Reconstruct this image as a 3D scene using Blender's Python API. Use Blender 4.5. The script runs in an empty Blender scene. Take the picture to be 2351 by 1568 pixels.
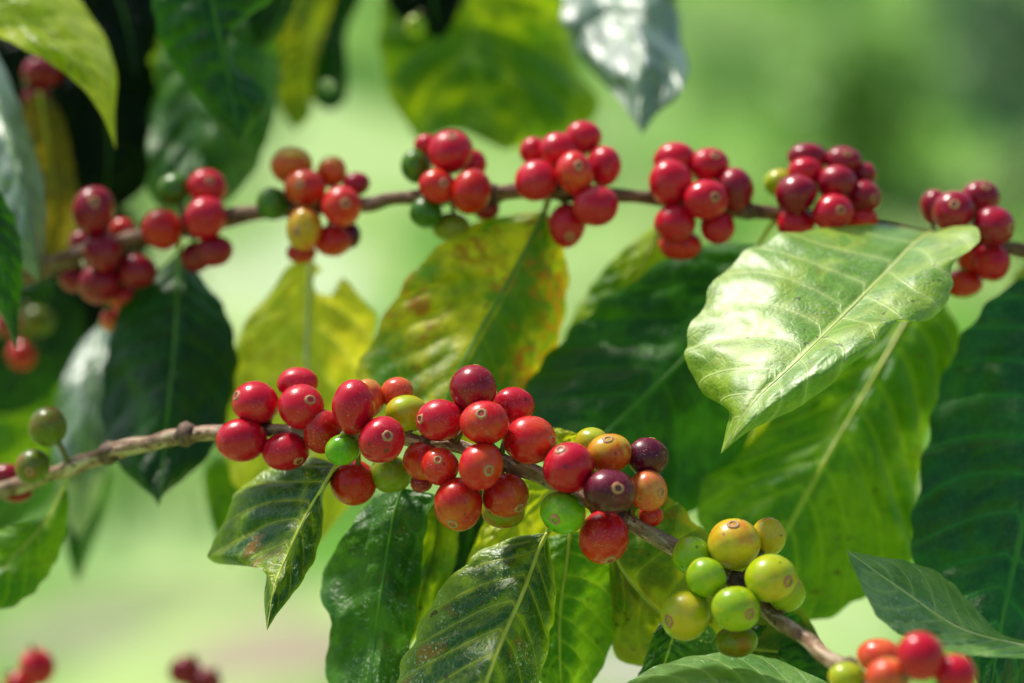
import bpy, math, random
from mathutils import Vector, Matrix, noise
random.seed(7)
S = bpy.context.scene
col = S.collection
# ------------------------------------------------------------------ camera
PITCH = math.radians(8); CAMP = Vector((0, 0, 1.35)); LENS = 85.0
RIGHT = Vector((1, 0, 0)); UP = Vector((0, math.sin(PITCH), math.cos(PITCH))); FWD = Vector((0, math.cos(PITCH), -math.sin(PITCH)))
cam = bpy.data.cameras.new('camera'); camo = bpy.data.objects.new('camera', cam); col.objects.link(camo)
camo.location = CAMP; camo.rotation_euler = (math.radians(90) - PITCH, 0, 0)
cam.lens = LENS; cam.sensor_width = 36; cam.clip_start = 0.01; cam.clip_end = 2000
cam.dof.use_dof = True; cam.dof.focus_distance = 0.795; cam.dof.aperture_fstop = 3.8
S.camera = camo
K = 36 / LENS / 2352.0
def P(x, y, d):
    return CAMP + RIGHT * ((x - 1176) * K * d) + UP * (-(y - 784) * K * d) + FWD * d

# ------------------------------------------------------------------ helpers
def mesh_obj(name, verts, faces, mat, parent=None, uvs=None, smooth=True, uv2=None):
    me = bpy.data.meshes.new(name); me.from_pydata([tuple(v) for v in verts], [], faces)
    if uvs:
        ul = me.uv_layers.new(name='UVMap')
        for l in me.loops: ul.data[l.index].uv = uvs[l.vertex_index]
    if uv2:
        ul = me.uv_layers.new(name='vein')
        for l in me.loops: ul.data[l.index].uv = uv2[l.vertex_index]
    if smooth: me.polygons.foreach_set('use_smooth', [True] * len(me.polygons))
    me.materials.append(mat); me.update()
    o = bpy.data.objects.new(name, me); col.objects.link(o)
    if parent: o.parent = parent
    return o
def thing(name, label, cat, loc, group=None):
    o = bpy.data.objects.new(name, None); o.empty_display_size = .01; col.objects.link(o); o.location = loc
    o['label'] = label; o['category'] = cat
    if group: o['group'] = group
    return o
def crom(pts, n):
    pts = [Vector(p) for p in pts]; out = []
    m = len(pts)
    for i in range(m - 1):
        p0 = pts[max(i - 1, 0)]; p1 = pts[i]; p2 = pts[i + 1]; p3 = pts[min(i + 2, m - 1)]
        for k in range(12):
            t = k / 12
            out.append(0.5 * ((2 * p1) + (p2 - p0) * t + (2 * p0 - 5 * p1 + 4 * p2 - p3) * t * t + (3 * p1 - p0 - 3 * p2 + p3) * t ** 3))
    out.append(pts[-1])
    acc = [0]
    for a, b in zip(out, out[1:]): acc.append(acc[-1] + (Vector(b[:2]) - Vector(a[:2])).length)
    L = acc[-1]; res = []; j = 0
    for i in range(n):
        s = L * i / (n - 1)
        while j < len(acc) - 2 and acc[j + 1] < s: j += 1
        seg = acc[j + 1] - acc[j]
        t = 0 if seg < 1e-9 else (s - acc[j]) / seg
        res.append(out[j].lerp(out[j + 1], min(max(t, 0), 1)))
    return res
def tube(pts, rads, sides=12, jitter=0.0, seed=0, cap=True):
    V = []; F = []; U = []
    n = len(pts); prev = None
    acc = 0
    for i, p in enumerate(pts):
        t = (pts[min(i + 1, n - 1)] - pts[max(i - 1, 0)])
        if t.length < 1e-9: t = Vector((0, 0, 1))
        t.normalize()
        if prev is None:
            a = t.cross(Vector((0.3, 0.9, 0.2))).normalized()
        else:
            a = (prev - t * prev.dot(t)).normalized()
        prev = a; b = t.cross(a)
        if i: acc += (pts[i] - pts[i - 1]).length
        for k in range(sides):
            an = 2 * math.pi * k / sides
            r = rads[i]
            if jitter:
                r *= 1 + jitter * noise.noise(Vector((math.cos(an) * 1.3 + seed, math.sin(an) * 1.3, acc * 90)))
            V.append(p + (a * math.cos(an) + b * math.sin(an)) * r); U.append((k / sides, acc))
    for i in range(n - 1):
        for k in range(sides):
            k2 = (k + 1) % sides
            F.append((i * sides + k, i * sides + k2, (i + 1) * sides + k2, (i + 1) * sides + k))
    if cap:
        F.append(tuple(range(sides - 1, -1, -1))); F.append(tuple((n - 1) * sides + k for k in range(sides)))
    return V, F, U

# ------------------------------------------------------------------ node helpers
class N:
    def __init__(s, name):
        s.m = bpy.data.materials.new(name); s.m.use_nodes = True; s.t = s.m.node_tree
        s.t.nodes.clear(); s.out = s.t.nodes.new('ShaderNodeOutputMaterial')
    def n(s, typ, **kw):
        x = s.t.nodes.new(typ)
        for k, v in kw.items(): setattr(x, k, v)
        return x
    def L(s, a, b): s.t.links.new(a, b)
    def put(s, v, sock):
        if isinstance(v, bpy.types.NodeSocket): s.L(v, sock)
        else: sock.default_value = v
    def math(s, op, a, b=0.0, c=0.0):
        x = s.n('ShaderNodeMath', operation=op)
        s.put(a, x.inputs[0]); s.put(b, x.inputs[1]); s.put(c, x.inputs[2]); return x.outputs[0]
    def mr(s, v, a, b, c=0.0, d=1.0):
        if a > b: a, b, c, d = b, a, d, c
        x = s.n('ShaderNodeMapRange', interpolation_type='SMOOTHSTEP')
        s.put(v, x.inputs[0]); x.inputs[1].default_value = a; x.inputs[2].default_value = b; x.inputs[3].default_value = c; x.inputs[4].default_value = d
        return x.outputs[0]
    def mix(s, f, a, b, bt='MIX'):
        x = s.n('ShaderNodeMix', data_type='RGBA'); x.blend_type = bt
        s.put(f, x.inputs[0])
        for v, k in ((a, 6), (b, 7)):
            if isinstance(v, tuple): v = (*v[:3], 1)
            s.put(v, x.inputs[k])
        return x.outputs[2]
    def noise(s, scale, vec, detail=3, rough=.55, dist=0):
        x = s.n('ShaderNodeTexNoise'); x.inputs['Scale'].default_value = scale; x.inputs['Detail'].default_value = detail
        x.inputs['Roughness'].default_value = rough; x.inputs['Distortion'].default_value = dist
        s.L(vec, x.inputs['Vector']); return x.outputs[0]
    def objvec(s, off=0.0):
        tc = s.n('ShaderNodeTexCoord'); oi = s.n('ShaderNodeObjectInfo')
        va = s.n('ShaderNodeVectorMath', operation='ADD'); s.L(tc.outputs['Object'], va.inputs[0])
        sc = s.math('MULTIPLY', oi.outputs['Random'], 7.0)
        cx = s.n('ShaderNodeCombineXYZ'); s.L(sc, cx.inputs[0]); s.L(sc, cx.inputs[1])
        s.L(cx.outputs[0], va.inputs[1]); return va.outputs[0], oi.outputs['Random']
    def bump(s, h, strength, dist):
        b = s.n('ShaderNodeBump'); b.inputs['Strength'].default_value = strength; b.inputs['Distance'].default_value = dist
        s.L(h, b.inputs['Height']); return b.outputs[0]

def leaf_material(name, A, B, mott=.5, vein=(.35, .5, .08), rough=.38, dust=0.0, brown=0.0, trans=.3, edge=.3, veinamt=.45, coat=0.0, spec=.35, tcol=None, rust=None, side=None, mscale=38, tmix=.25, crough=.4, bscale=75, epow=14.0):
    q = N(name); vec, rnd = q.objvec()
    uv = q.n('ShaderNodeUVMap'); uv.uv_map = 'UVMap'; sp = q.n('ShaderNodeSeparateXYZ'); q.L(uv.outputs[0], sp.inputs[0])
    uw = q.n('ShaderNodeUVMap'); uw.uv_map = 'vein'; sw = q.n('ShaderNodeSeparateXYZ'); q.L(uw.outputs[0], sw.inputs[0])
    u = sp.outputs[0]; v = q.math('ABSOLUTE', q.math('SUBTRACT', q.math('MULTIPLY', sp.outputs[1], 2.0), 1.0))
    n1 = q.noise(mscale, vec, 4, .6, .6)
    c = q.mix(q.mr(n1, .62 - mott * .4, .80 - mott * .4), A, B)
    if side:
        sm_ = q.math('MULTIPLY', q.mr(sp.outputs[1], .50, .55), q.mr(q.math('ADD', sp.outputs[1], q.math('MULTIPLY', n1, .6)), 1.25, 1.0))
        c = q.mix(q.math('MULTIPLY', sm_, .92), c, side)
    n170 = q.noise(170, vec, 3)
    c = q.mix(q.math('MULTIPLY', q.mr(n170, .35, .7), .45), c, tuple(x * .5 for x in A))
    if rust:
        rn = q.noise(32, vec, 5, .7, .8)
        rm = q.math('MULTIPLY', q.mr(rn, .47, .57), q.mr(n170, .36, .52))
        c = q.mix(q.math('MULTIPLY', rm, rust), c, (.34, .11, .006))
    vs = q.math('PINGPONG', sw.outputs[0], .5)
    c = q.mix(q.math('MULTIPLY', q.mr(vs, .0, .22, 1, 0), veinamt * .5), c, vein)
    c = q.mix(q.math('MULTIPLY', q.mr(vs, .010, .035, 1, 0), veinamt), c, vein)
    vo = q.n('ShaderNodeTexVoronoi', feature='DISTANCE_TO_EDGE'); vo.inputs['Scale'].default_value = 330; q.L(vec, vo.inputs['Vector'])
    c = q.mix(q.math('MULTIPLY', q.mr(vo.outputs['Distance'], .0, .09, 1, 0), veinamt * .25), c, vein)
    c = q.mix(q.math('MULTIPLY', q.math('POWER', v, epow), edge), c, B)
    c = q.mix(q.math('MULTIPLY', q.mr(v, .012, .05, 1, 0), .8), c, vein)
    if brown:
        bm = q.math('MULTIPLY', q.mr(q.noise(bscale, vec, 4, .65, .4), .57, .67), q.mr(vs, .05, .2))
        c = q.mix(q.math('MULTIPLY', bm, brown), c, (.38, .14, .010))
        c = q.mix(q.math('MULTIPLY', q.mr(q.noise(260, vec, 2), .68, .72), .8), c, (.05, .025, .01))
    dm = q.noise(900, vec, 2, .7); dl = q.noise(55, vec, 3, .6)
    dmask = q.math('MULTIPLY', q.mr(dm, .56, .68), q.mr(dl, .46, .62))
    c = q.mix(q.math('MULTIPLY', dmask, min(dust + .03, 1)), c, (.50, .58, .48))
    pr = q.n('ShaderNodeBsdfPrincipled'); q.L(c, pr.inputs['Base Color'])
    rr = q.math('ADD', q.mr(n1, .3, .7, rough - .07, rough + .1), q.math('MULTIPLY', dmask, .3))
    q.L(rr, pr.inputs['Roughness']); pr.inputs['Specular IOR Level'].default_value = spec
    pr.inputs['Specular Tint'].default_value = (.97, 1, .9, 1)
    pr.inputs['Coat Weight'].default_value = coat; pr.inputs['Coat Roughness'].default_value = crough
    h = q.math('ADD', q.math('MULTIPLY', q.mr(vo.outputs['Distance'], 0, .2), .5), dm)
    h = q.math('ADD', h, q.math('MULTIPLY', q.mr(vs, 0, .06), 1.2))
    q.L(q.bump(q.math('ADD', h, q.math('MULTIPLY', n170, 1.8)), .45, .0005), pr.inputs['Normal'])
    tr = q.n('ShaderNodeBsdfTranslucent')
    c2 = q.mix(1.0, c, (1.9, 1.8, 1.0), 'MULTIPLY')
    q.L(q.mix(tmix, c2, tcol or (.55, .62, .05)), tr.inputs[0])
    mx = q.n('ShaderNodeMixShader'); mx.inputs[0].default_value = trans
    q.L(pr.outputs[0], mx.inputs[1]); q.L(tr.outputs[0], mx.inputs[2]); q.L(mx.outputs[0], q.out.inputs[0])
    return q.m

def simple(name, a, b, scale, rough=.5, bump=.3, bd=.0005, detail=3):
    q = N(name); vec, rnd = q.objvec(); nn = q.noise(scale, vec, detail, .6)
    c = q.mix(q.mr(nn, .35, .65), a, b)
    pr = q.n('ShaderNodeBsdfPrincipled'); q.L(c, pr.inputs['Base Color']); pr.inputs['Roughness'].default_value = rough
    q.L(q.bump(nn, bump, bd), pr.inputs['Normal']); q.L(pr.outputs[0], q.out.inputs[0]); return q.m

def bark_material(name, a, b, pale, pa):
    q = N(name); vec, rnd = q.objvec()
    uv = q.n('ShaderNodeUVMap'); uv.uv_map = 'UVMap'; mp = q.n('ShaderNodeMapping'); q.L(uv.outputs[0], mp.inputs[0]); mp.inputs['Scale'].default_value = (6, 60, 1)
    st = q.noise(1.0, mp.outputs[0], 5, .65, .5)
    n1 = q.noise(160, vec, 4, .65); n2 = q.noise(55, vec, 3)
    c = q.mix(q.mr(n1, .38, .62), a, b)
    c = q.mix(q.math('MULTIPLY', q.mr(st, .50, .58), pa), c, pale)
    c = q.mix(q.math('MULTIPLY', q.mr(n2, .54, .66), .5), c, (.30, .26, .17))
    c = q.mix(q.math('MULTIPLY', q.mr(q.noise(420, vec, 2), .60, .68), .7), c, (.03, .016, .01))
    pr = q.n('ShaderNodeBsdfPrincipled'); q.L(c, pr.inputs['Base Color']); pr.inputs['Roughness'].default_value = .6; pr.inputs['Specular IOR Level'].default_value = .3
    q.L(q.bump(q.math('ADD', st, n1), 1.0, .0011), pr.inputs['Normal']); q.L(pr.outputs[0], q.out.inputs[0]); return q.m

def cherry_material(name, a, b, thr=(.45, .75), pole=.35, speck=.35):
    q = N('cherry_skin_' + name); vec, rnd = q.objvec()
    uv = q.n('ShaderNodeUVMap'); uv.uv_map = 'UVMap'; sp = q.n('ShaderNodeSeparateXYZ'); q.L(uv.outputs[0], sp.inputs[0])
    g = q.math('ADD', q.math('MULTIPLY', q.math('SUBTRACT', sp.outputs[1], .5), pole), q.noise(90, vec, 3, .55, .5))
    c = q.mix(q.mr(g, thr[0], thr[1]), a, b)
    c = q.mix(q.math('MULTIPLY', rnd, .25), c, tuple(x * .6 for x in a))
    mp = q.n('ShaderNodeMapping'); q.L(uv.outputs[0], mp.inputs[0]); mp.inputs['Scale'].default_value = (26, 2.2, 1)
    c = q.mix(q.math('MULTIPLY', q.mr(q.noise(1, mp.outputs[0], 2), .5, .7), .25), c, b)
    c = q.mix(q.math('MULTIPLY', q.mr(q.noise(230, vec, 2), .5, .7), .3), c, tuple(x * .55 for x in a))
    s1 = q.noise(2100, vec, 1); s2 = q.noise(140, vec, 2)
    sm = q.math('MULTIPLY', q.mr(s1, .63, .69), q.mr(s2, .44, .62))
    c = q.mix(q.math('MULTIPLY', sm, speck), c, (.75, .62, .50))
    d1 = q.noise(330, vec, 1)
    c = q.mix(q.math('MULTIPLY', q.mr(d1, .72, .75), .7), c, (.05, .015, .01))
    pr = q.n('ShaderNodeBsdfPrincipled'); q.L(c, pr.inputs['Base Color'])
    q.L(q.math('ADD', q.mr(s2, .3, .7, .20, .34), q.math('MULTIPLY', sm, .15)), pr.inputs['Roughness'])
    pr.inputs['Specular IOR Level'].default_value = .42
    q.L(q.bump(q.math('ADD', q.math('MULTIPLY', s1, .5), q.math('MULTIPLY', s2, 2.0)), .13, .0005), pr.inputs['Normal'])
    q.L(pr.outputs[0], q.out.inputs[0]); return q.m

def calyx_material():
    q = N('calyx_scar'); vec, rnd = q.objvec()
    uv = q.n('ShaderNodeUVMap'); uv.uv_map = 'UVMap'; sp = q.n('ShaderNodeSeparateXYZ'); q.L(uv.outputs[0], sp.inputs[0])
    r = q.n('ShaderNodeValToRGB'); q.L(q.math('ADD', sp.outputs[0], q.math('MULTIPLY', q.math('SUBTRACT', q.noise(900, vec, 2), .5), .3)), r.inputs[0])
    e = r.color_ramp.elements; e[0].position = 0; e[0].color = (.45, .26, .12, 1); e[1].position = 1; e[1].color = (.48, .10, .03, 1)
    for p, c in ((.15, (.24, .11, .05, 1)), (.34, (.06, .02, .012, 1)), (.44, (.16, .07, .03, 1)), (.56, (.58, .38, .20, 1)), (.76, (.52, .24, .10, 1))):
        x = e.new(p); x.color = c
    pr = q.n('ShaderNodeBsdfPrincipled'); q.L(r.outputs[0], pr.inputs['Base Color']); pr.inputs['Roughness'].default_value = .6
    q.L(q.bump(q.noise(1500, vec, 2), .5, .0003), pr.inputs['Normal']); q.L(pr.outputs[0], q.out.inputs[0]); return q.m

BARK = bark_material('coffee_bark', (.19, .098, .052), (.42, .26, .15), (.68, .53, .36), .85)
BARKB = bark_material('coffee_bark_dark', (.09, .036, .018), (.24, .12, .062), (.38, .25, .15), .45); CALYX = calyx_material()
STALK = simple('fruit_stalk', (.13, .17, .03), (.16, .08, .03), 300)
PETI = simple('petiole', (.38, .46, .05), (.28, .36, .03), 120, .4)
NODEM = simple('branch_node', (.05, .026, .015), (.21, .12, .07), 260, .7, .8, .0008)
MID_Y = simple('midrib_yellow', (.52, .58, .07), (.42, .52, .05), 90, .4)
MID_G = simple('midrib_green', (.10, .28, .015), (.06, .20, .01), 90, .4)
MID_P = simple('midrib_pale', (.66, .74, .28), (.56, .66, .16), 90, .35)

CK = {
 'crimson': ('crimson', (.62, .004, .024), (.74, .018, .034), (.5, .85), .35),
 'dark': ('dark crimson', (.29, .003, .018), (.50, .007, .030), (.45, .8), .3),
 'red': ('red', (.70, .006, .014), (.78, .08, .012), (.5, .82), .4),
 'redor': ('orange-red', (.58, .010, .007), (.68, .13, .012), (.50, .80), .45),
 'salmon': ('salmon pink', (.76, .07, .026), (.76, .34, .06), (.45, .72), .4),
 'orange': ('orange', (.68, .070, .007), (.66, .40, .020), (.46, .66), .5),
 'yellow': ('yellow', (.70, .56, .02), (.74, .22, .025), (.48, .70), .3),
 'yelgreen': ('yellow-green', (.42, .54, .006), (.70, .50, .02), (.44, .7), .3),
 'lgreen': ('light green', (.24, .47, .004), (.52, .56, .015), (.4, .72), .3),
 'green': ('green', (.13, .42, .004), (.36, .56, .015), (.4, .75), .3),
 'dgreen': ('deep green', (.04, .15, .004), (.12, .26, .006), (.4, .75), .3),
 'olive': ('olive green', (.22, .29, .006), (.42, .12, .008), (.46, .70), .35),
 'dolive': ('dark olive', (.12, .17, .004), (.30, .11, .008), (.48, .72), .35),
 'purple': ('dark purple', (.10, .003, .020), (.26, .009, .032), (.5, .8), .3)}
CM = {k: cherry_material(k, v[1], v[2], v[3], v[4]) for k, v in CK.items()}

# ------------------------------------------------------------------ branches
BR = {}
def branch(key, label, pts, nodes, mat, wf=.9, name='coffee_branch'):
    n = 170
    r = crom([(p[0], p[1], p[2], p[3]) for p in pts], n)
    W = [P(p[0], p[1], p[2]) for p in r]
    base = W[0].copy(); rad = []
    for i, p in enumerate(r):
        w = p[3] * K * p[2] / 2 * wf
        rad.append(w * (1 + .16 * noise.noise(Vector((i * .17, 3.1, 0)))))
    L = [w - base for w in W]
    for i in range(len(L)):
        L[i] += Vector((noise.noise(Vector((i * .2, 0, 0))), noise.noise(Vector((i * .2, 5, 0))), noise.noise(Vector((i * .2, 9, 0))))) * .0011
    t = thing(name, label, 'branch', base)
    V, F, U = tube(L, rad, 18, .3, 4)
    mesh_obj('stem', V, F, mat, t, U)
    for nx in nodes:
        i = min(range(n), key=lambda j: abs(r[j][0] - nx)); i = min(max(i, 3), n - 4)
        a = L[i]; d = (L[i + 2] - L[i - 2]).normalized(); rr = rad[i]
        prof = [(-1.5, .9), (-1.0, 1.12), (-.55, 1.36), (-.2, 1.28), (.1, 1.42), (.5, 1.22), (.9, 1.12), (1.5, .9)]
        V, F, U = tube([a + d * (h * rr) for h, _ in prof], [rr * w for _, w in prof], 14, .45, nx)
        mesh_obj('node', V, F, NODEM, t, U)
    BR[key] = W
branch('F', 'brown woody coffee branch in front, running from left edge to bottom right',
       [(-80, 1150, .88, 44), (60, 1110, .87, 42), (230, 1046, .855, 42), (430, 1000, .835, 40), (640, 990, .82, 30), (760, 992, .812, 32), (940, 1010, .805, 34), (1050, 1026, .80, 34), (1160, 1060, .797, 40), (1270, 1107, .795, 42),
        (1350, 1150, .793, 42), (1430, 1192, .792, 42), (1550, 1258, .79, 42), (1690, 1335, .785, 40), (1770, 1410, .775, 40), (1870, 1482, .755, 42), (1950, 1545, .735, 44), (2080, 1640, .70, 44)],
       [250, 425, 610, 800, 990, 1120, 1380, 1425, 1690, 1945], BARK)
branch('B', 'thin brown coffee branch behind, crossing the upper half with eight cherry clumps',
       [(20, 640, .93, 44), (150, 602, .925, 44), (300, 550, .92, 42), (420, 525, .915, 40), (520, 502, .91, 38), (640, 482, .905, 34), (840, 464, .895, 32), (930, 455, .89, 31), (1150, 440, .885, 32), (1300, 443, .882, 31), (1430, 450, .88, 31),
        (1510, 455, .88, 31), (1700, 484, .88, 31), (1800, 490, .88, 30), (1950, 512, .88, 30), (2120, 540, .88, 30), (2330, 573, .88, 32), (2480, 600, .88, 32)],
       [230, 450, 700, 1010, 1130, 1300, 1600, 1720, 1900, 2230], BARKB, 1.05)

# ------------------------------------------------------------------ cherries
def orient(ax):
    z = Vector(ax).normalized(); t = Vector((0, 1, 0)) if abs(z.y) < .9 else Vector((1, 0, 0))
    x = t.cross(z).normalized(); y = z.cross(x)
    return Matrix((x, y, z)).transposed()
def cherry(x, y, rx, ry, kind, z, cal, label, br, d0=None, group=None):
    rx *= 1.05; ry *= 1.05
    if br:
        W = BR[br]
        def scr(w):
            q = w - CAMP; dd = q.dot(FWD); return 1176 + q.dot(RIGHT) / K / dd, 784 - q.dot(UP) / K / dd, dd
        best = None
        for w in W[::2]:
            s = scr(w); e = (s[0] - x) ** 2 + (s[1] - y) ** 2
            if best is None or e < best[0]: best = (e, w, s[2])
        dB = best[2]; bp = best[1]
    else: dB = d0; bp = None
    rav = (rx + ry) / 2; R = rav * K * dB
    d = dB + z * R * 1.5
    c = P(x, y, d)
    RX = rx * K * d; RY = ry * K * d; RZ = (RX + RY) / 2 * 1.03
    if cal:
        ex, ey = cal[0] / rx, -cal[1] / ry; m = math.hypot(ex, ey)
        if m > .95: ex, ey = ex / m * .95, ey / m * .95; m = .95
        ax = (ex, ey, math.sqrt(1 - m * m))
    elif bp:
        v = c - bp; ax = Vector((v.dot(RIGHT), v.dot(UP), -v.dot(FWD))).normalized()
        ax = (ax.x + random.uniform(-.3, .3), ax.y + random.uniform(-.3, .3), min(ax.z, 0) * .6 - .35)
    else: ax = (random.uniform(-.5, .5), -.6, -.4)
    M = orient(ax)
    def tw(p):
        p = M @ Vector(p); return RIGHT * (p.x * RX) + UP * (p.y * RY) - FWD * (p.z * RZ)
    t = thing('coffee_cherry', label, 'coffee cherry', c, group)
    V = []; F = []; U = []; ns, nr = 32, 20
    sd = random.uniform(0, 99)
    for i in range(nr + 1):
        th = math.pi * i / nr
        zz = -math.cos(th); rr = math.sin(th) ** .97 if 0 < i < nr else 0
        rr *= 1.0 - .07 * max(0, -zz); zz = zz * (1 - .035 * max(0, zz) ** 6)
        for k in range(ns):
            a = 2 * math.pi * k / ns
            f = 1 + .035 * math.cos(2 * a + sd) + .055 * noise.noise(Vector((math.cos(a) + sd, math.sin(a), zz)))
            V.append(tw((rr * math.cos(a) * f, rr * math.sin(a) * f, zz))); U.append((k / ns, i / nr))
    for i in range(nr):
        for k in range(ns):
            k2 = (k + 1) % ns; F.append((i * ns + k, i * ns + k2, (i + 1) * ns + k2, (i + 1) * ns + k))
    mesh_obj('fruit', V, F, CM[kind], t, U)
    prof = [(0, .968, 0), (.045, .975, .15), (.09, .942, .3), (.12, .972, .42), (.16, 1.012, .55), (.20, .998, .75), (.24, .962, .9), (.27, .935, 1)]
    V = []; F = []; U = []; ns = 18
    for (r_, h, uu) in prof:
        for k in range(ns):
            a = 2 * math.pi * k / ns; w = 1 + .2 * noise.noise(Vector((math.cos(a) * 1.5 + sd, math.sin(a) * 1.5, uu * 2)))
            V.append(tw((r_ * w * math.cos(a), r_ * w * math.sin(a), h - .008))); U.append((uu, k / ns))
    for i in range(len(prof) - 1):
        for k in range(ns):
            k2 = (k + 1) % ns; F.append((i * ns + k, i * ns + k2, (i + 1) * ns + k2, (i + 1) * ns + k))
    mesh_obj('calyx', V, F, CALYX, t, U)
    s0 = tw((0, 0, -.9)); s1 = (bp - c) if bp else tw((0, 0, -1.5))
    mid = (s0 + s1) / 2 + tw((0, 0, -.12))
    V, F, U = tube([s0, (s0 + mid) / 2, mid, s1], [.0011, .0009, .0009, .0012], 8)
    mesh_obj('stalk', V, F, STALK, t, U)

def clump(br, where, group, rows):
    for r in rows:
        x, y, rx, ry, k, z, cal, ph = r
        cherry(x, y, rx, ry, k, z, cal, '%s cherry %s %s' % (CK[k][0], ph, where), br, None, group)
FG = 'coffee cherries on the front branch'; BG = 'coffee cherries on the back branch'
clump('F', 'of front branch left clump', FG, [
 (588, 925, 53, 49, 'crimson', -.2, (-44, -18), 'upper left'),
 (683, 880, 44, 36, 'crimson', .9, None, 'peeping at the top left'),
 (692, 934, 53, 49, 'crimson', -.4, (26, -18), 'with eye facing out, upper middle'),
 (555, 1010, 56, 49, 'crimson', -.6, None, 'leftmost'),
 (656, 1036, 53, 42, 'crimson', -.3, (34, 22), 'hanging under the stem at left'),
 (740, 990, 42, 48, 'redor', -.3, None, 'just left of the green one'),
 (812, 935, 49, 62, 'crimson', -1.0, None, 'tall oval one'),
 (845, 915, 36, 44, 'salmon', .3, None, 'half hidden behind tall oval one'),
 (787, 1032, 39, 34, 'green', -1.6, None, 'small round one'),
 (877, 1010, 51, 52, 'crimson', -1.5, (17, -12), 'with pale eye, right'),
 (912, 903, 38, 36, 'salmon', .8, None, 'topmost right'),
 (935, 950, 47, 42, 'yelgreen', .1, None, 'upper right'),
 (812, 1108, 51, 51, 'redor', .5, None, 'lowest below the green one'),
 (898, 1088, 46, 42, 'olive', .9, None, 'mottled lower right')])
clump('F', 'of front branch central clump', FG, [
 (1012, 965, 54, 48, 'crimson', -.8, (-48, -4), 'upper left'),
 (1087, 893, 51, 54, 'dark', -.6, None, 'topmost'),
 (1113, 971, 53, 51, 'red', -1.5, (-7, -24), 'with ringed eye, beneath topmost'),
 (1180, 932, 45, 42, 'crimson', .4, None, 'upper right behind'),
 (1216, 1010, 60, 51, 'red', -.7, (54, 0), 'wide egg-shaped right'),
 (976, 1056, 47, 47, 'redor', .2, None, 'far left, half hidden'),
 (1011, 1071, 42, 42, 'red', -1.3, (-4, -18), 'smaller with eye up, lower left'),
 (1104, 1070, 49, 53, 'red', -1.7, (20, 8), 'facing out with big eye, centre'),
 (1052, 1157, 55, 59, 'redor', -.9, (-12, 45), 'lowest left'),
 (1160, 1137, 53, 49, 'redor', -.5, (34, 28), 'lowest right'),
 (968, 1108, 24, 22, 'dark', .6, None, 'tiny hidden bottom left'),
 (1155, 1172, 48, 40, 'olive', .7, None, 'shaded bottom')])
clump('F', 'of front branch purple clump', FG, [
 (1307, 1074, 57, 56, 'crimson', -1.2, (-22, -45), 'big left'),
 (1358, 1014, 38, 32, 'yelgreen', .7, None, 'topmost'),
 (1400, 1042, 50, 45, 'orange', -.4, (-5, -36), 'with eye up'),
 (1488, 1050, 45, 44, 'purple', -.1, None, 'upper right'),
 (1400, 1128, 57, 50, 'purple', -1.5, (18, -10), 'centre with eye'),
 (1488, 1126, 43, 47, 'salmon', -.5, (30, 4), 'right, eye at its edge'),
 (1293, 1177, 50, 48, 'green', -1.1, (-20, 14), 'lower left'),
 (1387, 1233, 54, 60, 'red', -.4, (14, 52), 'lowest hanging'),
 (1495, 1184, 27, 26, 'redor', .3, None, 'tiny lower right')])
clump('F', 'of front branch yellow and green clump', FG, [
 (1590, 1277, 45, 44, 'lgreen', -.4, None, 'upper left'),
 (1686, 1250, 57, 58, 'yellow', -.4, (-5, -50), 'large top'),
 (1766, 1232, 38, 42, 'yellow', .5, None, 'topmost right'),
 (1622, 1326, 45, 44, 'lgreen', -1.4, None, 'round centre left'),
 (1770, 1328, 57, 54, 'yelgreen', -.9, (38, 4), 'big right with eye'),
 (1808, 1362, 41, 42, 'yelgreen', .1, None, 'partly hidden far right'),
 (1575, 1412, 55, 58, 'yelgreen', -.9, (-44, 10), 'lowest left'),
 (1690, 1398, 54, 52, 'lgreen', -1.4, (30, 8), 'bottom centre with eye'),
 (1692, 1472, 48, 36, 'olive', .5, None, 'shaded bottom')])
clump('F', 'at bottom right corner', FG, [
 (2020, 1506, 50, 38, 'salmon', -.3, None, 'blurred upper left'),
 (2115, 1508, 54, 54, 'crimson', -1.0, None, 'blurred large top'),
 (2040, 1556, 52, 44, 'salmon', -1.2, None, 'blurred lower left'),
 (2194, 1548, 47, 44, 'crimson', -.4, None, 'blurred rightmost'),
 (1945, 1553, 41, 31, 'yelgreen', -1.0, None, 'blurred leftmost')])
clump('F', 'at front branch left end', FG, [
 (110, 981, 43, 44, 'dolive', -.6, None, 'round one above the stem'),
 (75, 1071, 38, 39, 'dolive', -1.2, (0, 10), 'round one over the stem'),
 (18, 1092, 36, 26, 'dark', .8, None, 'blurred one above the stem'),
 (36, 1130, 38, 22, 'dark', .9, None, 'blurred one under the stem')])
w = 'in first clump from left, back branch'
clump('B', w, BG, [
 (215, 485, 47, 56, 'dark', -.8, (10, -20), 'topmost'), (235, 577, 43, 46, 'dark', -1.0, None, 'middle'),
 (228, 652, 46, 44, 'dark', -.6, None, 'lower middle'), (172, 640, 34, 30, 'dark', .3, None, 'lower left'),
 (315, 622, 43, 38, 'dark', -.3, None, 'lower right'), (282, 530, 28, 30, 'redor', .6, None, 'small half hidden upper right'),
 (282, 682, 32, 30, 'redor', .4, None, 'lowest'), (255, 735, 26, 26, 'salmon', .8, None, 'small dangling one'),
 (188, 560, 30, 30, 'dark', .7, None, 'shaded left'), (275, 590, 30, 30, 'dark', .5, None, 'shaded central')])
w = 'in second clump from left, back branch'
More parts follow.
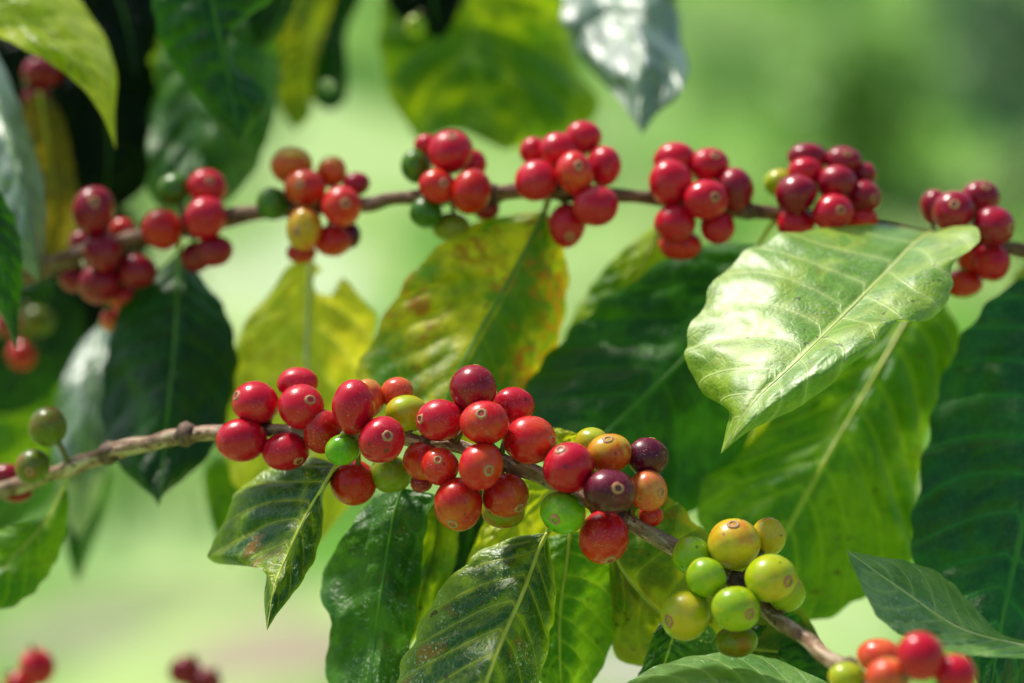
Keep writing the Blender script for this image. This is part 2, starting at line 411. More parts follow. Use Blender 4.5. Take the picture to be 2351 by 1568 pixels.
clump('B', w, BG, [
 (372, 526, 46, 44, 'redor', -.9, None, 'leftmost'), (400, 436, 38, 37, 'dgreen', .1, None, 'top left'),
 (476, 430, 43, 41, 'crimson', .1, (12, -14), 'topmost'), (472, 500, 47, 47, 'crimson', -.8, None, 'central'),
 (492, 576, 41, 35, 'dark', -.6, None, 'lower right'), (450, 590, 34, 34, 'dark', .3, None, 'lowest hidden')])
w = 'in third clump from left, back branch'
clump('B', w, BG, [
 (670, 380, 48, 42, 'orange', .1, None, 'topmost'), (702, 432, 45, 43, 'redor', -.6, (-10, -8), 'below the topmost'),
 (762, 395, 32, 36, 'orange', .5, None, 'upper right'), (818, 422, 30, 26, 'dark', .4, None, 'rightmost small'),
 (785, 473, 46, 43, 'red', -1.0, (12, -4), 'with eye, right'), (627, 468, 38, 36, 'dgreen', -.4, None, 'leftmost'),
 (700, 525, 40, 48, 'orange', -1.0, (-15, 10), 'oval lower'), (765, 552, 41, 36, 'redor', -.2, None, 'lower right'),
 (805, 540, 22, 30, 'purple', .4, None, 'thin shaded'), (692, 580, 34, 24, 'redor', .3, None, 'lowest hidden')])
w = 'in fourth clump from left, back branch'
clump('B', w, BG, [
 (980, 335, 28, 26, 'crimson', .8, None, 'top left small'), (1035, 350, 50, 50, 'crimson', -.3, (5, -38), 'topmost large'),
 (1088, 376, 28, 32, 'crimson', .5, None, 'upper right small'), (955, 382, 32, 38, 'dgreen', .2, None, 'upper left'),
 (1005, 428, 42, 38, 'red', -1.0, (16, -6), 'central with eye'), (1082, 440, 45, 50, 'redor', -.9, None, 'right'),
 (978, 488, 38, 35, 'dgreen', -.7, None, 'lower left'), (1037, 522, 43, 33, 'olive', .1, None, 'lowest'),
 (1118, 476, 30, 30, 'dark', .6, None, 'hidden lower right')])
w = 'in fifth clump from left, back branch'
clump('B', w, BG, [
 (1225, 347, 30, 32, 'crimson', .7, None, 'upper left small'), (1285, 345, 45, 40, 'crimson', .1, None, 'upper middle'),
 (1340, 316, 40, 38, 'crimson', .5, None, 'topmost'), (1232, 415, 48, 45, 'crimson', -.7, None, 'leftmost'),
 (1320, 398, 41, 48, 'red', -1.0, (8, -16), 'central with eye'), (1387, 382, 38, 46, 'crimson', .0, None, 'upper right'),
 (1367, 472, 52, 45, 'crimson', -1.0, None, 'lower right'), (1302, 516, 42, 50, 'crimson', .0, (6, 30), 'lowest')])
w = 'in sixth clump from left, back branch'
clump('B', w, BG, [
 (1550, 366, 48, 38, 'crimson', .4, None, 'topmost left'), (1540, 420, 48, 52, 'crimson', -.5, None, 'leftmost'),
 (1627, 380, 46, 40, 'crimson', .2, (14, -22), 'topmost right'), (1687, 436, 42, 50, 'dark', -.2, None, 'rightmost'),
 (1620, 458, 49, 46, 'crimson', -1.1, (20, -4), 'central with eye'), (1550, 512, 48, 44, 'crimson', -.7, None, 'lower left'),
 (1648, 520, 40, 39, 'crimson', -.3, None, 'lower right'), (1562, 562, 48, 34, 'red', .2, None, 'lowest')])
w = 'in seventh clump from left, back branch'
clump('B', w, BG, [
 (1855, 362, 46, 33, 'dark', .7, None, 'topmost left'), (1850, 394, 40, 32, 'crimson', .1, None, 'second row'),
 (1937, 370, 42, 33, 'dark', .5, (6, -16), 'topmost right'), (1920, 421, 46, 40, 'dark', -.3, None, 'central'),
 (1985, 400, 27, 26, 'dark', .7, None, 'small far right'), (1828, 446, 46, 44, 'dark', -.8, None, 'left'),
 (1984, 452, 38, 39, 'dark', -.1, (20, 6), 'lower far right'), (1787, 420, 32, 31, 'yelgreen', .4, None, 'small leftmost'),
 (1912, 488, 46, 41, 'crimson', -1.2, (14, -4), 'lower middle with eye'), (1828, 513, 40, 38, 'crimson', -.4, None, 'lowest left'),
 (1978, 503, 37, 27, 'red', -.1, None, 'lowest right')])
w = 'in rightmost clump, back branch'
clump('B', w, BG, [
 (2146, 476, 34, 40, 'dark', .3, None, 'leftmost'), (2190, 486, 47, 45, 'dark', -.8, (-6, -16), 'left with eye'),
 (2250, 455, 43, 41, 'dark', .2, (8, -26), 'topmost'), (2282, 519, 46, 46, 'dark', -.9, (34, 6), 'rightmost with eye'),
 (2278, 602, 41, 42, 'crimson', -.4, None, 'lower right'), (2232, 588, 32, 42, 'redor', .2, None, 'lower middle'),
 (2212, 650, 42, 32, 'redor', .3, None, 'lowest')])
for (x, y, r1, r2, k, d, lb) in [
 (85, 1532, 40, 42, 'crimson', 1.0, 'blurred crimson cherry in the bottom left corner'),
 (45, 1572, 34, 30, 'red', 1.0, 'blurred red cherry cut by bottom left frame edge'),
 (425, 1540, 36, 34, 'dark', 1.03, 'blurred dark cherry at the bottom edge, left of the curled leaf'),
 (468, 1566, 40, 30, 'dark', 1.03, 'blurred dark cherry cut by bottom edge, right of its twin'),
 (50, 815, 32, 32, 'redor', 1.02, 'blurred orange-red cherry near left edge above the front branch'),
 (85, 737, 38, 34, 'dolive', 1.02, 'blurred olive cherry near left edge below back branch'),
 (22, 740, 30, 36, 'dark', .99, 'blurred dark cherry touching left frame edge'),
 (98, 165, 44, 36, 'dark', .99, 'blurred dark crimson cherry in top left foliage'),
 (84, 225, 30, 28, 'dark', .99, 'small blurred dark cherry in top left foliage, lower one'),
 (955, 60, 24, 26, 'lgreen', 1.0, 'blurred green cherry hanging at top in front of broad leaf')]:
    cherry(x, y, r1, r2, k, 0, None, lb, None, d, 'blurred coffee cherries on hidden twigs')

# ------------------------------------------------------------------ leaves
NU, NV = 120, 45
def leaf(label, mid, left, right, d, dl, dr, mat, midm=MID_G, pet=None, und=.003, n=9, k=1.3, pk=.0011, holes=(), midw=9, nf=2.5, ph=0.0, group=None, curl=(0, 0), quilt=.35, rag=1.0):
    k = k * 1.35; pk = pk * 1.35
    m = crom(mid, NU); l = crom([mid[0]] + left + [mid[-1]], NU); r = crom([mid[0]] + right + [mid[-1]], NU)
    base = P(mid[0][0], mid[0][1], d[0]); sd = random.uniform(0, 50)
    V = []; U = []; U2 = []; px = []
    def sval(u, v):
        a = abs(v)
        return u * n - a ** 1.3 * k + (.35 if v < 0 else 0) * min(1, a * 12) + .38 * noise.noise(Vector((u * n * .45 + sd, (1 if v < 0 else 2) * 3.0, a * .8))) + 5
    def depth(i, v):
        u = i / (NU - 1); a = abs(v)
        if len(d) == 2: dm = d[0] + (d[1] - d[0]) * u
        else:
            dm = d[0] * (1 - u) * (1 - 2 * u) + d[1] * 4 * u * (1 - u) + d[2] * u * (2 * u - 1)
        sh = math.sin(math.pi * min(max(u, .0), 1)) ** .6 if 0 < u < 1 else 0
        dd = dm + (dl if v < 0 else dr) * a ** 1.15 * sh
        dd -= .0035 * (1 - math.exp(-a * 5)) * sh
        c = curl[0] if v < 0 else curl[1]
        dd += c * a ** 4 * sh
        dd += und * math.sin(nf * 2 * math.pi * u + ph + (1.7 if v > 0 else 0)) * a ** 2 * sh
        dd += und * 1.3 * noise.noise(Vector((u * 4 + sd, v * 1.5, 0))) * sh
        dd += .0010 * noise.noise(Vector((u * 14 + sd, v * 6, 4))) * sh
        s = sval(u, v)
        amp = pk * (1 + .6 * noise.noise(Vector((s * .5 + sd, v, 9))))
        sn = abs(math.sin(math.pi * s))
        dd -= amp * (sn ** .7 - .6) * min(1, a * 4) * (1 - a ** 5 * .6) * sh
        dd -= quilt * amp * sn * noise.noise(Vector((s * 1.2, a * 8, sd))) * sh
        return dd
    for i in range(NU):
        u = i / (NU - 1)
        for j in range(NV):
            v = -1 + 2 * j / (NV - 1); e = l[i] if v < 0 else r[i]
            wob = 1 + .020 * rag * math.sin(sval(u, v) * 2 * math.pi) + .035 * rag * noise.noise(Vector((u * 14 + sd, v, 2))) + .018 * rag * noise.noise(Vector((u * 45 + sd, v, 5)))
            p = m[i].lerp(e, abs(v) * (wob if abs(v) > .5 else 1))
            px.append((p[0], p[1]))
            for (hx, hy, hr) in holes:
                q = Vector((p[0] - hx, p[1] - hy)); hr2 = hr * (1 + .25 * noise.noise(Vector((math.atan2(q.y, q.x) * 1.2, hx, 0))))
                if hr2 * .72 < q.length < hr2: q = q.normalized() * hr2; p = Vector((hx + q.x, hy + q.y))
            V.append(P(p[0], p[1], depth(i, v)) - base); U.append((u, j / (NV - 1))); U2.append((sval(u, v), 0))
    F = []
    for i in range(NU - 1):
        for j in range(NV - 1):
            f = (i * NV + j, i * NV + j + 1, (i + 1) * NV + j + 1, (i + 1) * NV + j)
            if holes:
                cx = sum(px[a][0] for a in f) / 4; cy = sum(px[a][1] for a in f) / 4
                if any(math.hypot(cx - h[0], cy - h[1]) < h[2] * .82 for h in holes): continue
            F.append(f)
    t = thing('coffee_leaf', label, 'leaf', base, group)
    mesh_obj('blade', V, F, mat, t, U, True, U2)
    pts = []; rads = []
    for i in range(0, NU, 2):
        if any(math.hypot(m[i][0] - h[0], m[i][1] - h[1]) < h[2] for h in holes) and i > 5: break
        dd = depth(i, 0); pts.append(P(m[i][0], m[i][1], dd - .0001) - base); rads.append(max(.00012, midw * K * dd * .5 * (1 - .8 * i / NU)))
    MV, MF, MU = tube(pts, rads, 8); mesh_obj('midrib', MV, MF, midm, t, MU)
    if pet:
        a = P(*pet) - base; b = Vector((0, 0, 0)); c = pts[1]; w = midw * K * d[0] * .62
        MV, MF, MU = tube([a, a.lerp(b, .5) + UP * .0008, b, c], [w * 1.25, w, w * .95, w * .7], 10); mesh_obj('petiole', MV, MF, PETI, t, MU)
    return t

LM = leaf_material
M_bright = LM('leaf_bright_green', (.16, .36, .012), (.32, .48, .025), .50, (.66, .78, .26), .44, .8, .15, .24, edge=.4, veinamt=.5, coat=.75, crough=.40, spec=.5, tcol=(.35, .62, .03))
M_yel = LM('leaf_yellow_mottled', (.07, .22, .003), (.58, .53, .006), .62, (.22, .40, .012), .38, .15, .6, .37, edge=.5, veinamt=.22, rust=.92, side=(.02, .15, .004), mscale=28, tmix=.08, tcol=(.75, .65, .01))
M_dark = LM('leaf_dark_green', (.003, .040, .002), (.010, .080, .003), .45, (.025, .14, .006), .36, .06, 0, .10, edge=.4, veinamt=.4, spec=.34, tcol=(.05, .30, .01))
M_dark2 = LM('leaf_deep_green', (.004, .062, .003), (.035, .17, .004), .43, (.04, .19, .006), .36, .03, 0, .18, edge=.9, veinamt=.5, spec=.34, tcol=(.10, .40, .01))
M_teal = LM('leaf_ribbed_deep_green', (.003, .070, .010), (.012, .13, .014), .5, (.04, .28, .03), .34, .08, .0, .13, edge=.15, veinamt=.6, coat=.15, crough=.3, spec=.36, tcol=(.05, .35, .01))
M_mid = LM('leaf_mid_green', (.035, .17, .003), (.17, .33, .006), .5, (.34, .50, .03), .38, .06, .1, .37, edge=.5, veinamt=.45, tcol=(.36, .62, .01))
M_olive = LM('leaf_olive', (.045, .14, .003), (.25, .30, .005), .52, (.42, .48, .03), .40, .06, .35, .34, edge=.5, veinamt=.35, tcol=(.40, .48, .01), rust=.2)
M_backy = LM('leaf_backlit_yellow', (.40, .46, .010), (.60, .57, .03), .6, (.70, .70, .18), .48, .0, .35, .44, edge=.2, veinamt=.4, tcol=(.78, .74, .06), rust=.2)
M_front = LM('leaf_green_yellow_veined', (.006, .080, .005), (.30, .42, .006), .33, (.62, .68, .03), .33, 1.0, .65, .18, edge=1.0, veinamt=.42, spec=.45, tcol=(.2, .5, .01), mscale=46, bscale=55, epow=9.0, coat=.2, crough=.3)
M_grey = LM('leaf_grey_green', (.016, .10, .010), (.06, .19, .010), .5, (.10, .26, .03), .38, .9, .15, .20, edge=.9, veinamt=.25, spec=.42, tcol=(.15, .4, .02))
M_pale = LM('leaf_pale_dusty', (.09, .24, .05), (.18, .34, .08), .5, (.40, .56, .18), .36, 1.0, .05, .18, edge=.3, veinamt=.5, coat=.7, crough=.36, spec=.55)
M_gloss = LM('leaf_glossy_pale', (.10, .18, .14), (.20, .30, .21), .5, (.3, .4, .25), .40, .2, 0, .14, edge=.2, veinamt=.3, coat=.85, spec=.7, crough=.38)
M_shade = LM('leaf_shadow_green', (.001, .008, .002), (.003, .016, .003), .5, (.005, .02, .004), .45, 0, 0, .02, edge=.2, veinamt=.3, spec=.12, tcol=(.01, .05, .01))  # near-black colour puts the deep shade inside the foliage into these leaves
M_lime = LM('leaf_lime', (.34, .45, .008), (.54, .58, .015), .5, (.64, .70, .08), .36, .15, .1, .40, edge=.2, veinamt=.35, coat=.4, tcol=(.68, .74, .02))
M_hang = LM('leaf_hanging_yellow_green', (.025, .14, .003), (.34, .44, .006), .44, (.28, .44, .02), .40, 0, .1, .41, edge=.5, veinamt=.35, tcol=(.42, .56, .01), mscale=20)
M_brown = LM('leaf_browning', (.14, .12, .006), (.30, .20, .008), .5, (.3, .25, .04), .45, 0, .5, .3, edge=.2, veinamt=.3, tcol=(.4, .3, .01))

leaf('large glossy light green leaf with tiny hole, pointing down left in front',
     [(2140, 533), (2090, 570), (2040, 622), (1940, 722), (1830, 830), (1730, 925), (1655, 1042)],
     [(2060, 517), (1960, 517), (1860, 528), (1770, 548), (1700, 588), (1645, 645), (1602, 720), (1575, 782), (1582, 845), (1618, 905), (1672, 940), (1668, 985)],
     [(2190, 520), (2246, 522), (2250, 556), (2195, 600), (2184, 660), (2168, 705), (2120, 738), (2062, 734), (2010, 792), (1935, 856), (1870, 912), (1790, 958), (1720, 990)],
     (.875, .80, .785), .045, -.012, M_bright, MID_P, None, .004, 10, 1.2, .0012, [(1941, 551, 14), (1930, 712, 6)], 10, 2.5, .6, curl=(.0, .012))
leaf('broad yellow leaf mottled with orange and green, hanging above the central cherries',
     [(1252, 482), (1215, 560), (1150, 680), (1085, 790), (1040, 880), (990, 1000)],
     [(1190, 490), (1100, 510), (1000, 570), (920, 662), (862, 765), (820, 858), (810, 940), (860, 1010)],
     [(1288, 545), (1306, 640), (1292, 745), (1262, 830), (1215, 905), (1150, 985), (1060, 1030)],
     (.885, .87, .85), .012, .02, M_yel, MID_G, (1262, 450, .885), .003, 9, 1.3, .0016, (), 12, 2, .5)
leaf('big dark green leaf behind the purple cherries, lying under the bright leaf',
     [(1745, 562), (1690, 660), (1600, 790), (1490, 900), (1400, 985), (1300, 1090)],
     [(1640, 560), (1540, 590), (1430, 662), (1330, 740), (1255, 820), (1208, 895), (1210, 985), (1250, 1060)],
     [(1790, 700), (1770, 850), (1735, 960), (1702, 1050), (1610, 1150), (1540, 1200), (1420, 1200)],
     (.895, .875, .85), .014, .02, M_dark2, MID_G, (1790, 495, .88), .004, 9, 1.3, .0014, (), 10, 2, 0, quilt=.4)
leaf('yellow-green leaf half hidden behind the dark leaf, under back branch sixth clump',
     [(1525, 505), (1480, 600), (1420, 720), (1340, 850)], [(1440, 565), (1370, 640), (1320, 720), (1298, 790)],
     [(1590, 560), (1580, 680), (1520, 780), (1430, 860)], (.915, .91), .01, .01, M_hang, MID_Y, (1560, 470, .89), .002, 7, 1.2)
leaf('large yellow-green leaf with pale midrib hanging behind the glossy light leaf',
     [(2125, 650), (2080, 740), (1985, 905), (1885, 1075), (1815, 1205), (1735, 1350)],
     [(2000, 690), (1880, 800), (1790, 930), (1700, 1045), (1622, 1102), (1602, 1170), (1622, 1240), (1660, 1310)],
     [(2185, 720), (2205, 790), (2165, 900), (2125, 1010), (2108, 1140), (2092, 1270), (1985, 1370), (1885, 1424), (1800, 1410)],
     (.91, .88, .855), .012, .015, M_mid, MID_Y, None, .005, 10, 1.4, .0022, (), 14, 2, 1, quilt=.5)
leaf('huge deep green ribbed leaf cut off by the right edge',
     [(2560, 560), (2460, 820), (2380, 1090), (2330, 1300), (2300, 1440), (2270, 1620)],
     [(2420, 610), (2350, 640), (2270, 695), (2215, 765), (2165, 870), (2130, 1000), (2108, 1130), (2092, 1220), (2102, 1300), (2150, 1400), (2210, 1500)],
     [(2660, 700), (2660, 900), (2600, 1100), (2500, 1350), (2380, 1550)],
     (.89, .855, .82), .012, .02, M_teal, MID_G, None, .004, 13, 1.0, .0019, (), 10, 3, 0, quilt=.5)
leaf('small olive leaf edge at the right frame edge above the ribbed leaf',
     [(2480, 590), (2400, 680), (2340, 760)], [(2370, 600), (2320, 650), (2310, 700)], [(2480, 700), (2420, 760)], (.95, .94), 0, 0, M_olive, MID_Y)
leaf('narrow dusty grey-green leaf with pointed tip at lower right',
     [(2460, 1500), (2330, 1478), (2200, 1440), (2080, 1360), (1944, 1264)],
     [(2430, 1520), (2352, 1512), (2200, 1500), (2080, 1462), (2020, 1420), (1985, 1360)],
     [(2400, 1480), (2300, 1455), (2230, 1385), (2160, 1318), (2080, 1288), (2010, 1277)],
     (.77, .785), -.018, .05, M_pale, MID_P, None, .003, 9, 1.3, .0016, (), 8, 2, 0)
leaf('glossy green leaf rising from the bottom edge left of corner cherries',
     [(1960, 1680), (1800, 1600), (1650, 1570), (1500, 1590), (1380, 1640)],
     [(1860, 1700), (1650, 1700), (1480, 1680)],
     [(1940, 1600), (1860, 1548), (1760, 1508), (1640, 1500), (1530, 1522), (1440, 1568)],
     (.77, .765), -.01, .045, M_pale, MID_Y, None, .002, 9, 1.3, .0018)
leaf('sharp dark green leaf with yellow midrib and pale spots, bottom centre',
     [(1258, 1222), (1235, 1270), (1200, 1365), (1155, 1470), (1110, 1590), (1070, 1700)],
     [(1190, 1232), (1110, 1262), (1050, 1310), (1000, 1372), (958, 1450), (915, 1550), (900, 1640), (970, 1700)],
     [(1266, 1280), (1277, 1350), (1268, 1440), (1240, 1560), (1190, 1650), (1120, 1700)],
     (.80, .785, .765), .025, .02, M_front, MID_Y, (1275, 1190, .797), .003, 8, 1.3, .0016, (), 11, 2, .4)
leaf('small dark green leaf with chewed notch below the small green cherry',
     [(772, 1066), (740, 1120), (700, 1190), (660, 1275), (630, 1350), (613, 1448)],
     [(735, 1052), (690, 1053), (620, 1078), (560, 1112), (528, 1160), (512, 1205), (488, 1250), (472, 1280), (515, 1296), (560, 1278), (598, 1290), (612, 1320), (606, 1372)],
     [(760, 1100), (742, 1140), (742, 1205), (722, 1285), (680, 1355), (640, 1405)],
     (.81, .80, .785), .035, .012, M_front, MID_Y, (790, 1035, .812), .004, 7, 1.2, .0016, (), 9, 2, .2)
leaf('dusty grey-green curled leaf hanging below the left clump of front branch',
     [(925, 1120), (900, 1200), (880, 1330), (860, 1480), (845, 1680)],
     [(860, 1140), (815, 1195), (765, 1270), (740, 1325), (738, 1375), (762, 1440), (748, 1510), (762, 1590)],
     [(1000, 1140), (985, 1180), (972, 1260), (960, 1380), (935, 1520), (900, 1640)],
     (.825, .82, .82), .02, .012, M_grey, MID_G, (930, 1060, .81), .006, 9, 1.3, .0013, (), 9, 3, 0, curl=(0, -.008))
leaf('shaded green leaf right behind the bottom centre leaf',
     [(1310, 1220), (1300, 1300), (1285, 1420), (1290, 1620)], [(1240, 1250), (1200, 1350), (1200, 1500)],
     [(1380, 1230), (1432, 1290), (1430, 1380), (1405, 1480), (1360, 1570)], (.825, .82), .01, .015, M_mid, MID_Y, (1330, 1150, .8), .002, 8, 1.3)
leaf('olive leaf with brown patches behind the yellow and green cherries',
     [(1400, 1235), (1430, 1310), (1520, 1410), (1640, 1470), (1760, 1495), (1892, 1500)],
     [(1450, 1180), (1520, 1130), (1570, 1170), (1625, 1228), (1720, 1300), (1810, 1370), (1865, 1430)],
     [(1400, 1330), (1408, 1430), (1405, 1490), (1440, 1522), (1560, 1550), (1720, 1560)],
     (.825, .83), .01, .01, M_olive, MID_Y, (1395, 1190, .8), .003, 8, 1.3)
leaf('dark leaf low behind the lowest green cherries at the bottom edge',
     [(1560, 1400), (1540, 1480), (1500, 1600)], [(1510, 1440), (1475, 1530), (1450, 1600)], [(1640, 1450), (1640, 1560), (1570, 1640)], (.815, .82), .005, .01, M_grey, MID_Y, None)
leaf('dark green leaf behind the lower end of the front branch',
     [(1700, 1430), (1780, 1500), (1900, 1600)], [(1800, 1400), (1870, 1450), (1910, 1540)], [(1660, 1520), (1740, 1600)], (.83, .83), .005, .01, M_dark2, MID_G, None)
leaf('large dark leaf hanging from back branch left of the yellow leaf',
     [(412, 575), (408, 680), (400, 800), (385, 950), (366, 1165)],
     [(360, 625), (300, 668), (262, 745), (238, 860), (233, 965), (262, 1050), (320, 1115), (350, 1140)],
     [(465, 640), (515, 705), (542, 790), (542, 870), (512, 985), (468, 1060), (410, 1110), (375, 1140)],
     (.925, .90, .88), .015, .02, M_dark, MID_G, (412, 530, .915), .004, 9, 1.2, .0015, (), 10, 2, 0, quilt=.4)
leaf('backlit plain yellow leaf with a chewed hole, left of the mottled leaf',
     [(712, 585), (708, 700), (705, 830), (712, 960), (735, 1245)],
     [(665, 610), (610, 685), (558, 745), (540, 840), (505, 960), (530, 1090), (600, 1180), (680, 1235)],
     [(735, 615), (790, 640), (838, 690), (862, 735), (855, 800), (835, 870), (845, 1000), (820, 1120), (770, 1200)],
     (.925, .92, .90), .01, .015, M_backy, MID_P, (712, 545, .92), .002, 8, 1.3, .0013, [(748, 648, 30), (782, 622, 24)], 16, 2, 0)
leaf('yellow-green leaf patch between central and purple cherry clumps',
     [(1330, 1060), (1240, 1150), (1150, 1240), (1060, 1330)], [(1230, 1080), (1130, 1170), (1085, 1260)], [(1360, 1150), (1300, 1260), (1180, 1320)], (.84, .84), .005, .01, M_lime, MID_Y, None)
leaf('narrow shaded green leaf between the grey-green leaf and bottom centre leaf',
     [(1010, 1130), (1000, 1250), (960, 1400), (930, 1500)], [(950, 1180), (935, 1300), (925, 1420)], [(1050, 1180), (1045, 1290), (1000, 1400)], (.85, .85), .005, .01, M_hang, MID_G, None)
leaf('dark green leaf deep in shadow below the lowest central cherries',
     [(1100, 1100), (1080, 1220), (1040, 1400)], [(1020, 1160), (1000, 1300)], [(1220, 1160), (1170, 1300)], (.87, .87), .005, .01, M_dark, MID_G, None)
leaf('yellow leaf behind purple cherry clump, only a sliver showing',
     [(1260, 985), (1300, 1020), (1380, 1080)], [(1290, 985), (1350, 1010)], [(1250, 1040), (1310, 1080)], (.83, .83), 0, 0, M_lime, MID_Y, None)
leaf('small light green leaf glimpsed under the tip of the bright leaf',
     [(1810, 960), (1760, 1000), (1700, 1050)], [(1750, 965), (1710, 1000)], [(1805, 1010), (1760, 1050)], (.93, .93), 0, 0, M_lime, MID_Y, None)
# top leaves
leaf('broad blurred yellow-green leaf hanging from top centre',
     [(1060, -90), (1075, 40), (1100, 180), (1155, 345)],
     [(930, -70), (878, 10), (872, 110), (888, 200), (925, 275), (965, 325), (1050, 300)],
     [(1230, -80), (1290, 0), (1310, 120), (1370, 230), (1350, 290), (1260, 330)],
     (1.03, 1.03, 1.02), .02, .02, M_hang, MID_G, None, .008, 6, 1.2, .004, (), 10, 2, 0)
leaf('blurred blue-white glossy leaf hanging right of top centre',
     [(1410, -90), (1430, 40), (1470, 160), (1476, 308)],
     [(1310, -60), (1290, 10), (1305, 80), (1345, 150), (1410, 215), (1450, 270)],
     [(1540, -70), (1560, 20), (1560, 80), (1580, 150), (1560, 215), (1510, 262)],
     (1.03, .965, .93), .03, .03, M_gloss, MID_G, None, .009, 6, 1.2, .003, (), 8, 2, 0)
leaf('dark green leaf with bitten edge hanging from top left',
     [(480, -90), (490, 20), (520, 150), (553, 335)],
     [(370, -60), (352, 20), (372, 100), (425, 190), (480, 255), (530, 300)],
     [(640, -60), (620, 0), (575, 30), (540, 45), (525, 75), (528, 110), (548, 155), (590, 185), (615, 220), (600, 262), (570, 305)],
     (.91, .905, .90), .01, .015, M_dark2, MID_G, None, .002, 8, 1.2, .0014, (), 8, 2, 0)
leaf('broad dusky green leaf blurred behind the bitten top left leaf',
     [(490, -20), (475, 150), (455, 320), (430, 500)],
     [(390, 60), (352, 200), (340, 340), (345, 440), (380, 490)],
     [(590, 30), (645, 150), (625, 290), (580, 400), (510, 470)], (1.01, .985, .96), .02, .02, M_grey, MID_G, None, .006, 7, 1.2, .003)
leaf('dark curled leaf hanging behind top edge right of the bitten leaf',
     [(640, -80), (625, 0), (600, 60), (590, 110)], [(560, -60), (555, 0), (570, 60)], [(700, -60), (680, 0), (640, 80)], (.97, .97), 0, .01, M_dark, MID_G, None)
leaf('lime yellow leaf with long drooping tip in top left corner',
     [(-120, -60), (0, 10), (110, 80), (200, 160), (250, 240), (266, 345)],
     [(-100, 20), (0, 85), (90, 130), (170, 185), (222, 245), (250, 300)],
     [(-40, -110), (110, -60), (190, 10), (245, 95), (268, 175), (264, 260)],
     (.90, .895, .89), -.005, .03, M_lime, MID_Y, None, .004, 8, 1.3, .0018, (), 9, 2, 0)
leaf('long pale glossy leaf hanging down the left edge',
     [(-70, 60), (-20, 200), (30, 360), (60, 500), (92, 645)],
     [(-130, 200), (-100, 380), (-20, 520), (50, 610)],
     [(-10, 120), (40, 230), (82, 350), (104, 450), (104, 560)],
     (.97, .91, .90), .02, .03, M_gloss, MID_G, None, .004, 8, 1.3, .0018, (), 9, 2, 0)
leaf('dark green leaf tip hanging at the left edge beneath pale leaf',
     [(-60, 380), (-20, 520), (10, 650), (38, 805)], [(-90, 500), (-60, 640), (0, 720)], [(0, 440), (40, 520), (52, 600), (46, 700)],
     (.87, .86), .01, .01, M_dark2, MID_G, None, .002)
leaf('blurred browning leaf hanging behind the pale left leaf',
     [(90, 210), (110, 340), (125, 460), (120, 610)], [(50, 260), (60, 400), (85, 530)], [(140, 260), (172, 400), (178, 520)], (.98, .98), 0, .01, M_brown, MID_Y, None)
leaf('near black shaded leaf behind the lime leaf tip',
     [(240, 110), (245, 240), (250, 370), (235, 500)], [(150, 170), (125, 290), (155, 420)], [(345, 150), (362, 280), (340, 420)], (1.0, 1.0), 0, .01, M_shade, MID_G, None)
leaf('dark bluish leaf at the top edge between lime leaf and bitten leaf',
     [(260, -80), (275, 0), (300, 90), (310, 180)], [(180, -50), (195, 40), (235, 120)], [(370, -50), (370, 50), (345, 130)], (1.0, .99), 0, .01, M_shade, MID_G, None)
leaf('small blurred dark leaf dangling just left of top centre leaf',
     [(785, -60), (770, 60), (752, 160), (758, 255)], [(755, -20), (735, 70), (700, 180), (722, 235)], [(830, -20), (795, 80), (800, 180), (788, 238)], (1.09, 1.09), 0, .005, M_dark, MID_G, None, holes=[(752, 200, 13)])
leaf('blurred olive leaf at the top right of the bitten leaf',
     [(700, -70), (690, 60), (670, 180), (680, 300)], [(630, -40), (620, 70), (625, 180), (650, 260)], [(770, -40), (745, 70), (720, 170), (715, 260)], (1.07, 1.07), 0, .01, M_olive, MID_G, None)
leaf('blurred dark leaf fragment at top edge beside the green cherry',
     [(985, -60), (995, 0), (1010, 90)], [(890, -30), (900, 20), (940, 60)], [(1060, -30), (1050, 30), (1030, 70)], (1.02, 1.02), 0, 0, M_shade, MID_G, None)
leaf('blurred yellow-green leaf sliver between dark top leaf and bitten leaf',
     [(355, 40), (355, 100), (350, 160), (340, 220)], [(335, 60), (325, 120), (325, 180)], [(390, 70), (385, 130), (365, 190)], (1.03, 1.03), 0, .01, M_hang, MID_Y, None)
leaf('blurred yellow-green leaf behind the lowest far-left cherries, second from edge',
     [(150, 780), (120, 850), (60, 930), (10, 990)], [(90, 800), (40, 860), (0, 930)], [(190, 850), (150, 930), (70, 980)], (1.1, 1.1), 0, .01, M_mid, MID_Y, None, .004)
leaf('blurred grey-green leaf at left edge behind the front branch end',
     [(70, 980), (60, 1080), (20, 1180), (-30, 1240)], [(0, 1000), (-20, 1100), (-30, 1180)], [(150, 1020), (130, 1130), (50, 1210)], (1.12, 1.12), 0, .01, M_grey, MID_Y, None, .004)
leaf('blurred dark leaf filling the gap under the second cherry clump at left',
     [(330, 520), (250, 620), (170, 740), (110, 860)], [(240, 520), (130, 640), (80, 760)], [(340, 640), (270, 760), (170, 850)], (1.14, 1.14), 0, .01, M_dark, MID_G, None, .004)
